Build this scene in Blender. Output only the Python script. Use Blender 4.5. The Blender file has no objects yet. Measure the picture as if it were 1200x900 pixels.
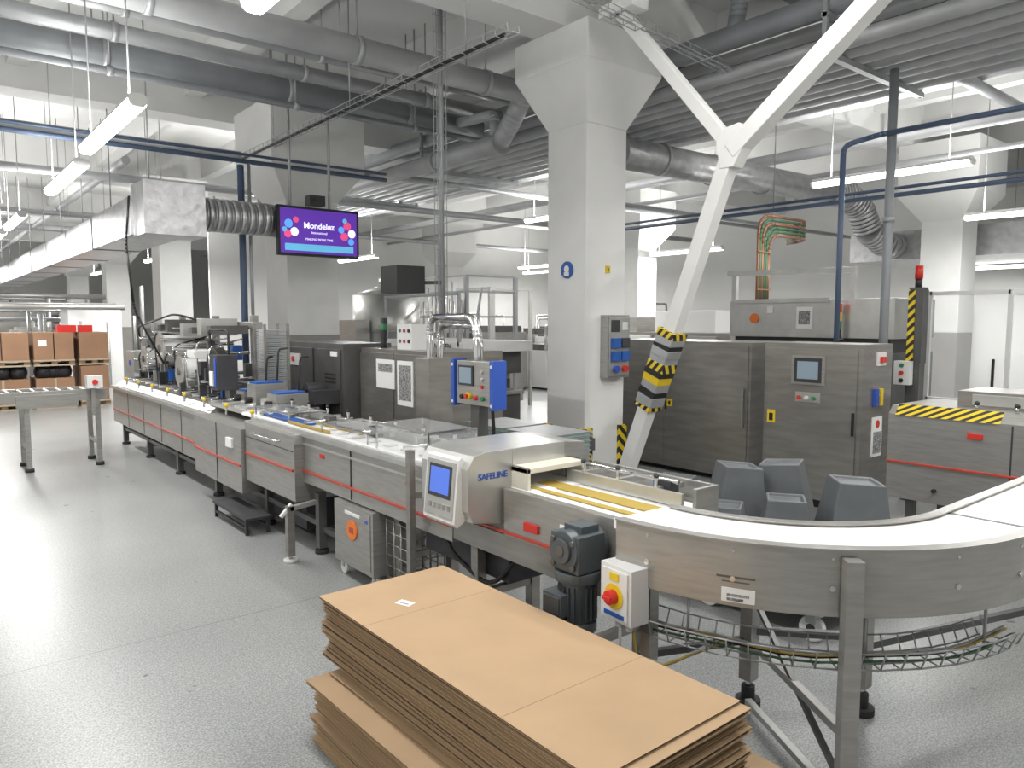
import bpy, math, random
from mathutils import Vector, Matrix
random.seed(7)
S=bpy.context.scene
# ---------------------------------------------------------------- materials
MT={}
def mat(name,col,rough=.5,metal=0.0,noise=0.0,nscale=8.0,stretch=(1,1,1),bump=0.0,emit=None,estr=0,alpha=1.0,coat=0.0,spec=None):
    m=bpy.data.materials.new(name); m.use_nodes=True
    nt=m.node_tree; b=nt.nodes['Principled BSDF']
    b.inputs['Base Color'].default_value=(*col,1); b.inputs['Roughness'].default_value=rough
    b.inputs['Metallic'].default_value=metal; b.inputs['Alpha'].default_value=alpha
    b.inputs['Coat Weight'].default_value=coat
    if spec is not None: b.inputs['Specular IOR Level'].default_value=spec
    if emit: 
        b.inputs['Emission Color'].default_value=(*emit,1); b.inputs['Emission Strength'].default_value=estr
    if noise>0 or bump>0:
        tc=nt.nodes.new('ShaderNodeTexCoord'); mp=nt.nodes.new('ShaderNodeMapping'); mp.inputs['Scale'].default_value=stretch
        nz=nt.nodes.new('ShaderNodeTexNoise'); nz.inputs['Scale'].default_value=nscale; nz.inputs['Detail'].default_value=5
        nt.links.new(tc.outputs['Object'],mp.inputs['Vector']); nt.links.new(mp.outputs['Vector'],nz.inputs['Vector'])
        if noise>0:
            rp=nt.nodes.new('ShaderNodeValToRGB')
            rp.color_ramp.elements[0].position=.3; rp.color_ramp.elements[1].position=.7
            rp.color_ramp.elements[0].color=(*[max(0,c*(1-noise)) for c in col],1)
            rp.color_ramp.elements[1].color=(*[min(1,c*(1+noise)) for c in col],1)
            nt.links.new(nz.outputs['Fac'],rp.inputs['Fac']); nt.links.new(rp.outputs['Color'],b.inputs['Base Color'])
        if bump>0:
            bp=nt.nodes.new('ShaderNodeBump'); bp.inputs['Strength'].default_value=bump; bp.inputs['Distance'].default_value=.01
            nt.links.new(nz.outputs['Fac'],bp.inputs['Height']); nt.links.new(bp.outputs['Normal'],b.inputs['Normal'])
    MT[name]=m; return m
mat('steel',(.40,.39,.37),.34,.65,.10,6,(1,1,9),.05)
mat('steel_cab',(.315,.30,.28),.33,.65,.14,3,(1,1,6),.05)
mat('steel_dark',(.12,.12,.117),.42,.45,.15,5)
mat('steel_light',(.52,.52,.50),.32,.65,.08,6)
mat('chrome',(.7,.7,.7),.15,1)
mat('galv',(.38,.39,.40),.45,.35,.12,4)
mat('pipe_grey',(.26,.275,.29),.5,.15,.12,3)
mat('pipe_light',(.45,.46,.47),.45,.15,.10,3)
mat('foil',(.52,.52,.53),.34,.75,.15,9,(1,1,1),.9)
mat('blue_pipe',(.08,.115,.19),.5)
mat('white_paint',(.78,.78,.765),.5,0,.03,3)
mat('col_grey',(.30,.29,.275),.5,0,.06,4)
mat('wall_white',(.76,.76,.745),.6,0,.03,1.2)
mat('ceil_white',(.72,.72,.71),.8,0,.07,1.0)
mat('belt_white',(.82,.82,.81),.45)
mat('plastic_white',(.70,.70,.69),.4)
mat('cream',(.66,.63,.54),.45)
mat('cardboard',(.385,.262,.152),.8,0,.06,4)
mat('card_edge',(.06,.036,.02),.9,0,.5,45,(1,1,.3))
mat('card_mid',(.24,.15,.08),.9,0,.3,60)
mat('card_far',(.30,.17,.10),.8,0,.12,2)
mat('yellow',(.75,.53,.02),.45)
mat('belt_yellow',(.42,.30,.06),.5)
mat('red',(.6,.03,.02),.4)
mat('redline',(.45,.055,.035),.4)
mat('orange',(.80,.20,.03),.5)
mat('black',(.015,.015,.015),.5)
mat('rubber',(.03,.03,.032),.7)
mat('dark',(.04,.04,.045),.5,0,.2,6)
mat('motor',(.085,.10,.11),.42,.2,.1,10)
mat('bin_grey',(.12,.13,.138),.45,0,.15,5)
mat('blue',(.03,.09,.42),.4)
mat('blue_sign',(.02,.10,.38),.4)
mat('green',(.04,.22,.09),.45)
mat('tube_green',(.05,.12,.06),.5)
mat('crate_green',(.30,.42,.39),.35,0,.1,10)
mat('paper',(.80,.80,.78),.7)
mat('print',(.25,.25,.25),.7,0,.9,70)
mat('acrylic',(.85,.88,.9),.08,0,alpha=.15)
mat('black_bag',(.02,.02,.025),.3,0,.2,8,(1,1,1),.8)
mat('copper',(.26,.12,.07),.45,.3)
mat('beige',(.40,.33,.24),.6)
mat('lamp',(1,1,1),.5,emit=(1,.99,.97),estr=7)
mat('screen_blue',(.02,.03,.2),.3,emit=(.10,.22,.75),estr=.8)
mat('screen_grey',(.15,.18,.22),.3,emit=(.3,.42,.48),estr=.3)
mat('tv_purple',(.1,.02,.3),.3,emit=(.085,.03,.32),estr=.8)
mat('tv_white',(.9,.9,.95),.3,emit=(.75,.75,.9),estr=.9)
mat('tv_pink',(.9,.1,.3),.3,emit=(.8,.08,.22),estr=.6)
mat('tv_cyan',(.1,.4,.9),.3,emit=(.12,.35,.85),estr=.7)
mat('tv_teal',(.1,.4,.9),.3,emit=(.15,.5,.6),estr=.6)
def hazard(name,k,c2=(.02,.02,.02)):
    m=bpy.data.materials.new(name); m.use_nodes=True; nt=m.node_tree; b=nt.nodes['Principled BSDF']; b.inputs['Roughness'].default_value=.45
    g=nt.nodes.new('ShaderNodeNewGeometry'); d=nt.nodes.new('ShaderNodeVectorMath'); d.operation='DOT_PRODUCT'; d.inputs[1].default_value=(k,k,k)
    fr=nt.nodes.new('ShaderNodeMath'); fr.operation='FRACT'; gt=nt.nodes.new('ShaderNodeMath'); gt.operation='GREATER_THAN'; gt.inputs[1].default_value=.5
    mx=nt.nodes.new('ShaderNodeMixRGB'); mx.inputs[1].default_value=(.75,.55,.02,1); mx.inputs[2].default_value=(*c2,1)
    nt.links.new(g.outputs['Position'],d.inputs[0]); nt.links.new(d.outputs['Value'],fr.inputs[0]); nt.links.new(fr.outputs[0],gt.inputs[0])
    nt.links.new(gt.outputs[0],mx.inputs[0]); nt.links.new(mx.outputs[0],b.inputs['Base Color']); MT[name]=m
hazard('hazard',8); hazard('hazard_fine',12)
def floor_mat():
    m=bpy.data.materials.new('epoxy_floor'); m.use_nodes=True; nt=m.node_tree; b=nt.nodes['Principled BSDF']
    L=nt.links.new
    g=nt.nodes.new('ShaderNodeNewGeometry')
    def nz(sc,de):
        n=nt.nodes.new('ShaderNodeTexNoise'); n.inputs['Scale'].default_value=sc; n.inputs['Detail'].default_value=de; L(g.outputs['Position'],n.inputs['Vector']); return n
    def ramp(n,p0,p1,c0,c1):
        r=nt.nodes.new('ShaderNodeValToRGB'); r.color_ramp.elements[0].position=p0; r.color_ramp.elements[1].position=p1
        r.color_ramp.elements[0].color=(*c0,1); r.color_ramp.elements[1].color=(*c1,1); L(n.outputs['Fac'],r.inputs['Fac']); return r
    n1=nz(.9,6);n2=nz(120,2);n3=nz(7,2);n4=nz(38,3)
    r1=ramp(n1,.3,.7,(.31,.32,.318),(.375,.385,.378)); r2=ramp(n2,.36,.64,(.58,.58,.58),(1.14,1.14,1.14)); r3=ramp(n3,.25,.27,(.35,.35,.35),(1,1,1)); r4=ramp(n4,.3,.7,(.88,.88,.88),(1.06,1.06,1.06))
    cur=r1.outputs[0]
    for r in (r2,r3,r4):
        mm=nt.nodes.new('ShaderNodeMixRGB'); mm.blend_type='MULTIPLY'; mm.inputs[0].default_value=1; L(cur,mm.inputs[1]); L(r.outputs[0],mm.inputs[2]); cur=mm.outputs[0]
    sp=nt.nodes.new('ShaderNodeSeparateXYZ'); L(g.outputs['Position'],sp.inputs[0])
    a=nt.nodes.new('ShaderNodeMath'); a.operation='PINGPONG'; a.inputs[1].default_value=3.0
    o=nt.nodes.new('ShaderNodeMath'); o.operation='ADD'; o.inputs[1].default_value=1.8
    L(sp.outputs['Y'],o.inputs[0]); L(o.outputs[0],a.inputs[0])
    lt=nt.nodes.new('ShaderNodeMath'); lt.operation='LESS_THAN'; lt.inputs[1].default_value=.004; L(a.outputs[0],lt.inputs[0])
    m3=nt.nodes.new('ShaderNodeMixRGB'); m3.inputs[2].default_value=(.17,.18,.18,1); L(lt.outputs[0],m3.inputs[0]); L(cur,m3.inputs[1])
    L(m3.outputs[0],b.inputs['Base Color'])
    b.inputs['Roughness'].default_value=.34; b.inputs['Specular IOR Level'].default_value=.5
    bp=nt.nodes.new('ShaderNodeBump'); bp.inputs['Strength'].default_value=.12; bp.inputs['Distance'].default_value=.003
    L(n4.outputs['Fac'],bp.inputs['Height']); L(bp.outputs[0],b.inputs['Normal'])
    MT['epoxy_floor']=m
floor_mat()
# ---------------------------------------------------------------- mesh builder
class M:
    def __init__(s,name): s.n=name; s.v=[]; s.f=[]; s.mi=[]; s.sm=[]; s.ml=[]; s.x=None
    def _m(s,m):
        if m not in s.ml: s.ml.append(m)
        return s.ml.index(m)
    def add(s,vs,fs,m,smooth=False):
        o=len(s.v); k=s._m(m)
        for p in vs:
            p=Vector(p); s.v.append(tuple(s.x@p if s.x else p))
        for i,fc in enumerate(fs):
            s.f.append([o+j for j in fc]); s.mi.append(k); s.sm.append(smooth)
        return s
    def box(s,x0,x1,y0,y1,z0,z1,m):
        return s.add([(x0,y0,z0),(x1,y0,z0),(x1,y1,z0),(x0,y1,z0),(x0,y0,z1),(x1,y0,z1),(x1,y1,z1),(x0,y1,z1)],
            [(0,3,2,1),(4,5,6,7),(0,1,5,4),(1,2,6,5),(2,3,7,6),(3,0,4,7)],m)
    def cb(s,c,d,m): return s.box(c[0]-d[0]/2,c[0]+d[0]/2,c[1]-d[1]/2,c[1]+d[1]/2,c[2]-d[2]/2,c[2]+d[2]/2,m)
    def cyl(s,p0,p1,r,m,seg=14,r2=None):
        p0=Vector(p0);p1=Vector(p1); d=p1-p0; r2=r if r2 is None else r2
        z=d.normalized(); a=z.orthogonal().normalized(); b=z.cross(a)
        vs=[];n=seg
        for P,R in((p0,r),(p1,r2)):
            for i in range(n):
                t=2*math.pi*i/n; vs.append(P+a*math.cos(t)*R+b*math.sin(t)*R)
        s.add(vs,[(i,(i+1)%n,n+(i+1)%n,n+i) for i in range(n)],m,True)
        o=len(s.v)-2*n;k=s._m(m)
        s.f.append([o+i for i in reversed(range(n))]); s.mi.append(k); s.sm.append(False)
        s.f.append([o+n+i for i in range(n)]); s.mi.append(k); s.sm.append(False)
        return s
    def sph(s,c,r,m,seg=10):
        vs=[];fs=[];n=seg;h=seg//2
        for j in range(h+1):
            ph=math.pi*j/h
            for i in range(n):
                t=2*math.pi*i/n; vs.append((c[0]+r*math.sin(ph)*math.cos(t),c[1]+r*math.sin(ph)*math.sin(t),c[2]+r*math.cos(ph)))
        for j in range(h):
            for i in range(n): fs.append((j*n+i,(j+1)*n+i,(j+1)*n+(i+1)%n,j*n+(i+1)%n))
        return s.add(vs,fs,m,True)
    def tube(s,pts,r,m,seg=10):
        for i in range(len(pts)-1): s.cyl(pts[i],pts[i+1],r,m,seg)
        for q in pts[1:-1]: s.sph(q,r,m,max(8,seg))
        return s
    def bend(s,pts,r,m,rad=.08,seg=10,n=5):
        out=[Vector(pts[0])]
        for i in range(1,len(pts)-1):
            a,b,c=Vector(pts[i-1]),Vector(pts[i]),Vector(pts[i+1])
            u=(a-b).normalized()*rad; w=(c-b).normalized()*rad
            for k in range(n+1):
                t=k/n; out.append((b+u)*(1-t)**2+b*2*t*(1-t)+(b+w)*t*t)
        out.append(Vector(pts[-1])); return s.tube(out,r,m,seg)
    def prism(s,poly,ax,lo,hi,m,smooth=False):
        n=len(poly)
        def P(a,b,c): return {'x':(c,a,b),'y':(a,c,b),'z':(a,b,c)}[ax]
        vs=[P(a,b,lo) for a,b in poly]+[P(a,b,hi) for a,b in poly]
        fs=[tuple(reversed(range(n))),tuple(range(n,2*n))]+[(i,(i+1)%n,n+(i+1)%n,n+i) for i in range(n)]
        return s.add(vs,fs,m,smooth)
    def beam(s,p0,p1,w,h,m,up=(0,0,1)):
        p0=Vector(p0);p1=Vector(p1);z=(p1-p0).normalized();u=Vector(up)
        if abs(z.dot(u))>.99: u=Vector((0,1,0))
        a=z.cross(u).normalized()*w/2; b=a.cross(z).normalized()*h/2
        vs=[p0-a-b,p0+a-b,p0+a+b,p0-a+b,p1-a-b,p1+a-b,p1+a+b,p1-a+b]
        return s.add(vs,[(0,3,2,1),(4,5,6,7),(0,1,5,4),(1,2,6,5),(2,3,7,6),(3,0,4,7)],m)
    def arc(s,cx,cy,r0,r1,z0,z1,a0,a1,m,n=48):
        vs=[];fs=[]
        for i in range(n+1):
            t=math.radians(a0+(a1-a0)*i/n);c,q=math.cos(t),math.sin(t)
            vs+=[(cx+r0*c,cy+r0*q,z0),(cx+r1*c,cy+r1*q,z0),(cx+r1*c,cy+r1*q,z1),(cx+r0*c,cy+r0*q,z1)]
        for i in range(n):
            o=4*i
            for k in range(4): fs.append((o+k,o+(k+1)%4,o+4+(k+1)%4,o+4+k))
        fs.append((0,3,2,1)); fs.append((4*n,4*n+1,4*n+2,4*n+3))
        return s.add(vs,fs,m)
    def done(s,bevel=0,org=True):
        me=bpy.data.meshes.new(s.n)
        V=[Vector(p) for p in s.v]
        c=Vector((0,0,0))
        if org:
            c=Vector([(min(p[i] for p in V)+max(p[i] for p in V))/2 for i in range(3)]); c.z=min(p.z for p in V)
        me.from_pydata([tuple(p-c) for p in V],[],s.f)
        for k in s.ml: me.materials.append(MT[k])
        me.polygons.foreach_set('material_index',s.mi); me.polygons.foreach_set('use_smooth',s.sm)
        me.update(); o=bpy.data.objects.new(s.n,me); o.location=c; S.collection.objects.link(o)
        import bmesh
        bm=bmesh.new(); bm.from_mesh(me); bmesh.ops.recalc_face_normals(bm,faces=bm.faces); bm.to_mesh(me); bm.free()
        if bevel:
            b=o.modifiers.new('bevel','BEVEL'); b.width=bevel; b.segments=2; b.limit_method='ANGLE'; b.angle_limit=math.radians(50)
        return o
def text(name,s,loc,rot,size,m,parent,bold=0):
    cu=bpy.data.curves.new(name,'FONT'); cu.body=s; cu.size=size; cu.extrude=.0008; cu.offset=bold; cu.align_x='CENTER'; cu.align_y='CENTER'
    cu.materials.append(MT[m]); o=bpy.data.objects.new(name,cu); S.collection.objects.link(o)
    o.parent=parent; o.location=Vector(loc)-parent.location; o.rotation_euler=[math.radians(a) for a in rot]; return o
FX=(90,0,-90); FY=(90,0,0)
# ---------------------------------------------------------------- room shell
X0,X1,Y0,Y1,ZC=-3,18,-3,37,5.15
M('floor').box(X0,X1,Y0,Y1,-.1,0,'epoxy_floor').done()
M('ceiling').box(X0,X1,Y0,Y1,ZC,ZC+.1,'ceil_white').done()
M('wall_left').box(X0-.1,X0,Y0,Y1,0,ZC,'wall_white').done()
M('wall_right').box(X1,X1+.1,Y0,Y1,0,ZC,'wall_white').done()
M('wall_front').box(X0,X1,Y0-.1,Y0,0,ZC,'wall_white').done()
M('wall_back').box(X0,X1,Y1,Y1+.1,0,ZC,'wall_white').done()
M('wall_partition').box(6.2,X1,20.0,20.1,0,ZC,'wall_white').done()
M('baseboard_right').box(X1-.02,X1,Y0,20,0,.15,'col_grey').done()
ROW1=[(5.47,5.5,.56,0),(4.25,9.75,.72,1),(4.25,16.1,.6,1),(4.7,23.5,.6,1),(4.95,31,.6,1)]
ROW2=[(13.0,4.9,.6,1),(12.5,11.0,.6,1),(12.6,18.4,.6,1)]
def column(x,y,s,g):
    m=M('concrete_column'); h=s/2; k=h+(.24 if not g else .28)
    m.box(x-h,x+h,y-h,y+h,1.5 if g else 0,3.6,'white_paint')
    if g: m.box(x-h-.004,x+h+.004,y-h-.004,y+h+.004,0,1.5,'col_grey')
    za,zb=(3.60,4.10) if not g else (3.25,3.65)
    vs=[(x-h,y-h,za),(x+h,y-h,za),(x+h,y+h,za),(x-h,y+h,za),(x-k,y-k,zb),(x+k,y-k,zb),(x+k,y+k,zb),(x-k,y+k,zb)]
    m.add(vs,[(0,3,2,1),(4,5,6,7),(0,1,5,4),(1,2,6,5),(2,3,7,6),(3,0,4,7)],'white_paint')
    m.box(x-k,x+k,y-k,y+k,zb,4.45,'white_paint')
    if not g:
        for (cx,cy) in((x-h,y-h),(x+h,y-h),(x-h,y+h)):
            m.box(cx-.03 if cx<x else cx-.09,cx+.09 if cx<x else cx+.03,cy-.03 if cy<y else cy-.09,cy+.09 if cy<y else cy+.03,.02,.62,'hazard')
    return m.done(.006)
cols=[column(*c) for c in ROW1+ROW2]
b=M('ceiling_beams')
for y in (-1,5.5,11,17,23.5,31): b.box(X0,X1,y-.22,y+.22,4.45,ZC,'ceil_white')
for x in (-1.2,1.2,3.2,5.2,7.4,9.6,11.2,12.9,15.2): b.box(x-.11,x+.11,Y0,Y1,4.72,ZC,'ceil_white')
b.done()
# ---------------------------------------------------------------- lamps
def lamp(x,y,z,L=1.8,power=50,upf=.55,w=.125):
    m=M('fluorescent_lamp'); h=L/2
    m.prism([(x-w/2,z+.035),(x-w/3,z+.06),(x+w/3,z+.06),(x+w/2,z+.035),(x+w/2,z+.02),(x-w/2,z+.02)],'y',y-h,y+h,'plastic_white')
    m.prism([(x-w/2,z+.02),(x+w/2,z+.02),(x+w/2*.85,z-.02),(x+w/4,z-.04),(x-w/4,z-.04),(x-w/2*.85,z-.02)],'y',y-h+.01,y+h-.01,'lamp')
    for e in (y-h-.02,y+h-.01): m.prism([(x-w/2,z+.03),(x+w/2,z+.03),(x+w/2*.8,z-.01),(x+w/4,z-.03),(x-w/4,z-.03),(x-w/2*.8,z-.01)],'y',e,e+.03,'plastic_white')
    for yy in (y-h*.75,y+h*.75): m.cyl((x,yy,z+.06),(x,yy,ZC),.006,'galv',6)
    o=m.done()
    for nm,f,dz,rx in (('tube_light',1.0,-.055,0),('tube_uplight',upf,.075,math.pi)):
        if f<=0: continue
        li=bpy.data.lights.new(nm,'AREA'); li.shape='RECTANGLE'; li.size=w*.9; li.size_y=L*.95; li.energy=power*f; li.color=(1,.99,.965)
        lo=bpy.data.objects.new(nm,li); S.collection.objects.link(lo); lo.parent=o; lo.location=Vector((x,y,z+dz))-o.location; lo.rotation_euler=(rx,0,0)
for y,z,p_ in((2.5,3.1,38),(6.4,3.14,44),(8.45,3.06,44),(12.7,3.08,75),(15.2,3.08,75),(19.5,3.08,120),(25,3.08,150),(32,3.08,150)): lamp(1.28,y,z,power=p_)  # farthest lamps, out of view, added to light the hall more evenly
for x,y,z,p_ in((12.5,9.7,3.1,110),(8.15,15.6,3.1,130),(12.9,14.6,3.1,120),(9.0,4.1,3.4,75),(11.4,3.2,3.1,90),(16,5.6,2.7,90),(4.9,20,3.2,130),(15.5,17.5,3.2,110),(8.9,9.6,3.5,100),(4.9,13.2,3.4,90),(4.9,27,3.2,140)): lamp(x,y,z,power=p_)  # lamps along the first column row are added to brighten the back
for x,y,z,p_ in((-1.2,1,3.1,48),(-1.2,7,3.1,48),(4.6,.2,3.9,75),(8.5,-.5,3.9,85),(3.75,2.4,4.3,50)): lamp(x,y,z,power=p_)  # unseen lamps added out of frame to light the near machine tops
# ---------------------------------------------------------------- flow wrapper (main line)
XF,XB=2.2,2.75
m=M('flow_wrapping_machine')
m.prism([(XF,.30),(XB+.2,.30),(XB+.2,.86),(XF+.12,.86),(XF,.76)],'y',7.4,11.5,'steel')
m.box(XF-.012,XF,7.42,11.48,.462,.480,'redline')
for y in (8.2,9.0,9.8,10.6): m.box(XF-.004,XF+.004,y,y+.008,.31,.75,'dark')
m.box(XF-.03,XF+.1,7.4,11.5,.765,.80,'steel_light')
m.box(2.1,XB+.2,6.12,7.4,.26,.80,'steel'); m.box(2.088,2.1,6.13,7.39,.485,.503,'redline'); m.box(2.095,2.1,6.74,6.75,.28,.79,'dark')
m.box(2.13,XB+.1,5.1,6.1,.38,.86,'steel'); m.box(2.118,2.13,5.12,6.08,.60,.618,'redline'); m.box(2.125,2.13,5.12,6.08,.745,.752,'dark')
m.bend([(2.13,5.35,.80),(2.09,5.35,.80),(2.09,5.85,.80),(2.13,5.85,.80)],.008,'chrome',.02,8,3)
m.box(XF,XB,3.2,5.1,.52,.86,'steel'); m.box(XF-.012,XF,3.2,5.1,.60,.616,'redline'); m.box(XF-.006,XF,4.35,4.36,.53,.85,'dark'); m.box(XF-.012,XF,3.2,5.1,.80,.812,'steel_light')
m.box(XF+.04,XB-.04,2.0,3.2,.60,.86,'steel'); m.box(XF,XF+.04,1.95,2.76,.66,.89,'steel'); m.box(XF-.01,XF,1.96,3.2,.672,.686,'redline')
m.box(XF+.005,XF+.04,1.96,3.2,.54,.66,'steel_cab'); m.box(XB-.04,XB,2.0,2.76,.66,.89,'steel')
m.box(XF-.02,XF+.03,3.2,6.1,.86,.89,'steel_light'); m.box(XB-.03,XB+.02,3.2,6.1,.86,.90,'steel_light')
m.box(XF+.08,XF+.33,3.2,6.6,.86,.885,'belt_white'); m.box(XF+.10,XF+.30,6.6,7.6,.86,.90,'steel_light')
for y in (5.1,6.1): m.box(XF-.07,XB,y-.01,y+.01,.80,.875,'steel_light')
m.box(XF+.42,XF+.44,3.3,6.3,.88,.93,'steel_light')
for i in range(9):
    y=3.4+i*.36; m.box(XF+.36,XB-.02,y,y+.03,.89,.93,'steel_light'); m.cyl((XF+.42,y+.015,.90),(XF+.42,y+.015,.99),.012,'chrome',8); m.sph((XF+.42,y+.015,1.0),.016,'black',8)
    if i%2: m.cyl((XF+.1,y+.1,.93),(XF+.5,y+.1,.93),.01,'chrome',8); m.box(XF+.28,XF+.34,y+.05,y+.15,.89,.96,'steel_dark')
m.box(XF+.10,XF+.12,4.9,5.6,.89,.91,'belt_yellow'); m.box(XF+.26,XF+.28,4.7,5.5,.89,.91,'belt_yellow'); m.box(XF+.14,XF+.24,5.4,6.3,.89,.905,'blue_sign')
for i in range(14): m.box(XF+.16,XF+.24,3.5+i*.22,3.56+i*.22,.886,.897,'plastic_white')
m.box(XF+.06,XB-.06,1.95,2.78,.86,.885,'belt_white')
m.box(XF+.10,XF+.14,1.9,2.7,.887,.893,'belt_yellow'); m.box(XF+.20,XF+.30,1.92,2.75,.887,.893,'belt_yellow')
m.box(XF+.36,XF+.38,1.98,2.7,.89,.95,'steel_light'); m.box(XB,XB+.02,1.95,2.7,.72,.97,'steel'); m.box(XB-.14,XB+.02,1.94,1.96,.84,.97,'steel')
m.cyl((XB-.12,2.05,.98),(XB-.12,2.65,.98),.012,'chrome',8)
for y in (2.12,2.35,2.58): m.box(XF+.37,XB,y,y+.025,.93,.955,'steel_light'); m.cyl((XF+.37,y+.01,.93),(XF+.37,y+.01,1.0),.01,'chrome',8); m.sph((XF+.37,y+.01,1.005),.014,'dark',8)
m.box(XB-.14,XB-.08,2.08,2.16,.92,.98,'dark'); m.box(XB-.13,XB-.07,2.16,2.19,.93,.97,'blue')
for i in range(16):
    y=6.25+i*.33
    m.cyl((XF+.12,y,.90),(XB+.1,y,.90),.022,'chrome',10)
    if i%2==0: m.cyl((XF+.05,y,.84),(XF+.05,y,.91),.012,'chrome',8); m.sph((XF+.05,y,.92),.022,'yellow',10)
    m.box(XF+.32,XF+.46,y+.06,y+.2,.88,.93+.12*random.random(),random.choice(['steel_light','steel_dark','dark','dark']))
# crimping / sealing units and guards on the deck
for y,h in((6.35,.16),(6.85,.22),(7.15,.13)):
    m.box(XF+.30,XB+.05,y,y+.22,.86,.88+h,'steel'); m.box(XF+.32,XB+.03,y+.02,y+.2,.88+h,.90+h,'blue_sign'); m.cyl((XF+.3,y+.11,.95),(XF+.24,y+.11,.95),.03,'black',12)
    m.bend([(XB,y+.1,.9+h),(XB+.02,y+.1,1.2+h),(XB+.2,y+.3,1.2+h)],.01,'black',.06,6,4)
for y in (5.0,6.0,7.3,8.6,9.9,11.2):
    for x in (2.28,2.85):
        m.box(x-.03,x+.03,y-.03,y+.03,.04,.45,'steel_dark'); m.cyl((x,y,0),(x,y,.03),.05,'rubber',12); m.cyl((x,y,.02),(x,y,.1),.012,'chrome',8)
    m.box(2.28,2.85,y-.02,y+.02,.14,.18,'steel_dark')
for x in (2.28,2.85): m.box(x-.02,x+.02,5.0,11.2,.20,.24,'steel_dark')
m.box(2.3,2.8,5.3,6.9,.10,.36,'dark')
for y in (3.1,3.9,2.3):
    for x in (2.30,2.68):
        m.box(x-.03,x+.03,y-.03,y+.03,.05,.62,'steel_cab'); m.cyl((x,y,0),(x,y,.03),.045,'rubber',12); m.cyl((x,y,.02),(x,y,.1),.012,'chrome',8)
    m.box(2.3,2.68,y-.02,y+.02,.22,.26,'steel_cab')
m.box(2.28,2.32,2.3,5.0,.16,.20,'steel_dark'); m.box(2.66,2.70,2.3,5.0,.30,.34,'steel_dark'); m.box(2.35,2.65,2.9,3.7,.34,.5,'dark')
m.bend([(2.28,3.4,.6),(2.24,3.3,.45),(2.3,3.0,.3),(2.4,2.8,.55)],.012,'black',.1,8,6)
m.box(XF-.013,XF,2.50,2.60,.72,.76,'red'); m.box(XF-.004,XF,2.22,2.36,.70,.80,'paper'); m.box(XF-.005,XF,2.24,2.34,.72,.76,'print')
for y in (4.75,3.6): m.box(XF-.005,XF,y,y+.07,.74,.77,'red')
m.box(2.08,2.1,6.3,6.45,.62,.70,'paper')
wr=m.done(.004)
m=M('film_unwinding_station')
m.box(2.9,3.05,8.0,11.2,.8,1.0,'steel_dark')
for y in (8.1,9.4,10.8): m.box(2.93,3.0,y-.04,y+.04,.86,1.75,'steel_cab')
m.box(2.92,3.02,8.0,10.9,1.6,1.68,'steel')
for y,z,r in((8.9,1.12,.15),(9.7,1.36,.16),(10.5,1.2,.13)):
    m.cyl((2.4,y,z),(2.85,y,z),r,'plastic_white',28); m.cyl((2.37,y,z),(2.93,y,z),.045,'steel_dark',14); m.cyl((2.385,y,z),(2.40,y,z),r+.03,'steel_light',28)
for i in range(18):
    y=8+i*.17; z=1.0+.6*random.random(); m.cyl((2.35,y,z),(2.93,y,z),.018,'chrome',10)
for i in range(9):
    y=8.1+i*.33; m.box(2.5,2.9,y,y+.14,1.5+.1*random.random(),1.60+.12*random.random(),random.choice(['steel_light','steel_dark','steel']))
for i in range(55):
    y=7.5+random.random()*3.6;z=.95+random.random()*.5;x=2.35+random.random()*.45;d=.03+.09*random.random()
    m.box(x,x+d,y,y+d,z-.1,z+d*.6,random.choice(['dark','steel','steel_dark','steel_light','black','dark','blue_sign']))
for i in range(8):
    y=7.8+i*.42; m.bend([(2.4,y,.95),(2.38,y,1.25+.3*random.random()),(2.8,y+.2,1.5)],.01,random.choice(['black','chrome']),.08,6,4)
m.bend([(2.5,10.8,1.2),(2.4,10.9,1.6),(2.5,9.4,1.78),(2.9,8.9,1.6)],.012,'black',.2,8,6)
m.box(2.35,2.75,10.9,11.3,1.0,1.28,'steel_light'); m.cyl((2.34,11.1,1.12),(2.35,11.1,1.12),.04,'blue',12)
m.cyl((2.4,7.75,1.22),(2.5,7.75,1.22),.2,'black',28); m.cyl((2.38,7.75,1.22),(2.4,7.75,1.22),.06,'steel_dark',16)
m.box(2.3,2.5,7.3,7.52,1.02,1.36,'dark'); m.box(2.29,2.30,7.32,7.36,1.05,1.33,'blue'); m.box(2.285,2.30,7.4,7.5,1.06,1.2,'paper')
m.box(2.35,2.6,8.15,8.45,1.3,1.38,'plastic_white'); m.bend([(2.45,7.4,1.36),(2.45,7.4,1.6),(2.45,8.0,1.6),(2.6,8.4,1.4)],.012,'black',.08,8,4)
m.done(.003)
m=M('tray_magazine_stack')
for i in range(34): m.box(2.8,3.02,7.35,7.6,.86+i*.022,.875+i*.022,'galv')
for c in((2.79,7.34),(3.03,7.34),(2.79,7.61),(3.03,7.61)): m.box(c[0]-.012,c[0]+.012,c[1]-.012,c[1]+.012,.82,1.66,'steel_cab')
m.box(2.96,3.06,7.32,7.63,.0,.86,'steel_dark'); m.done()
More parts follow.
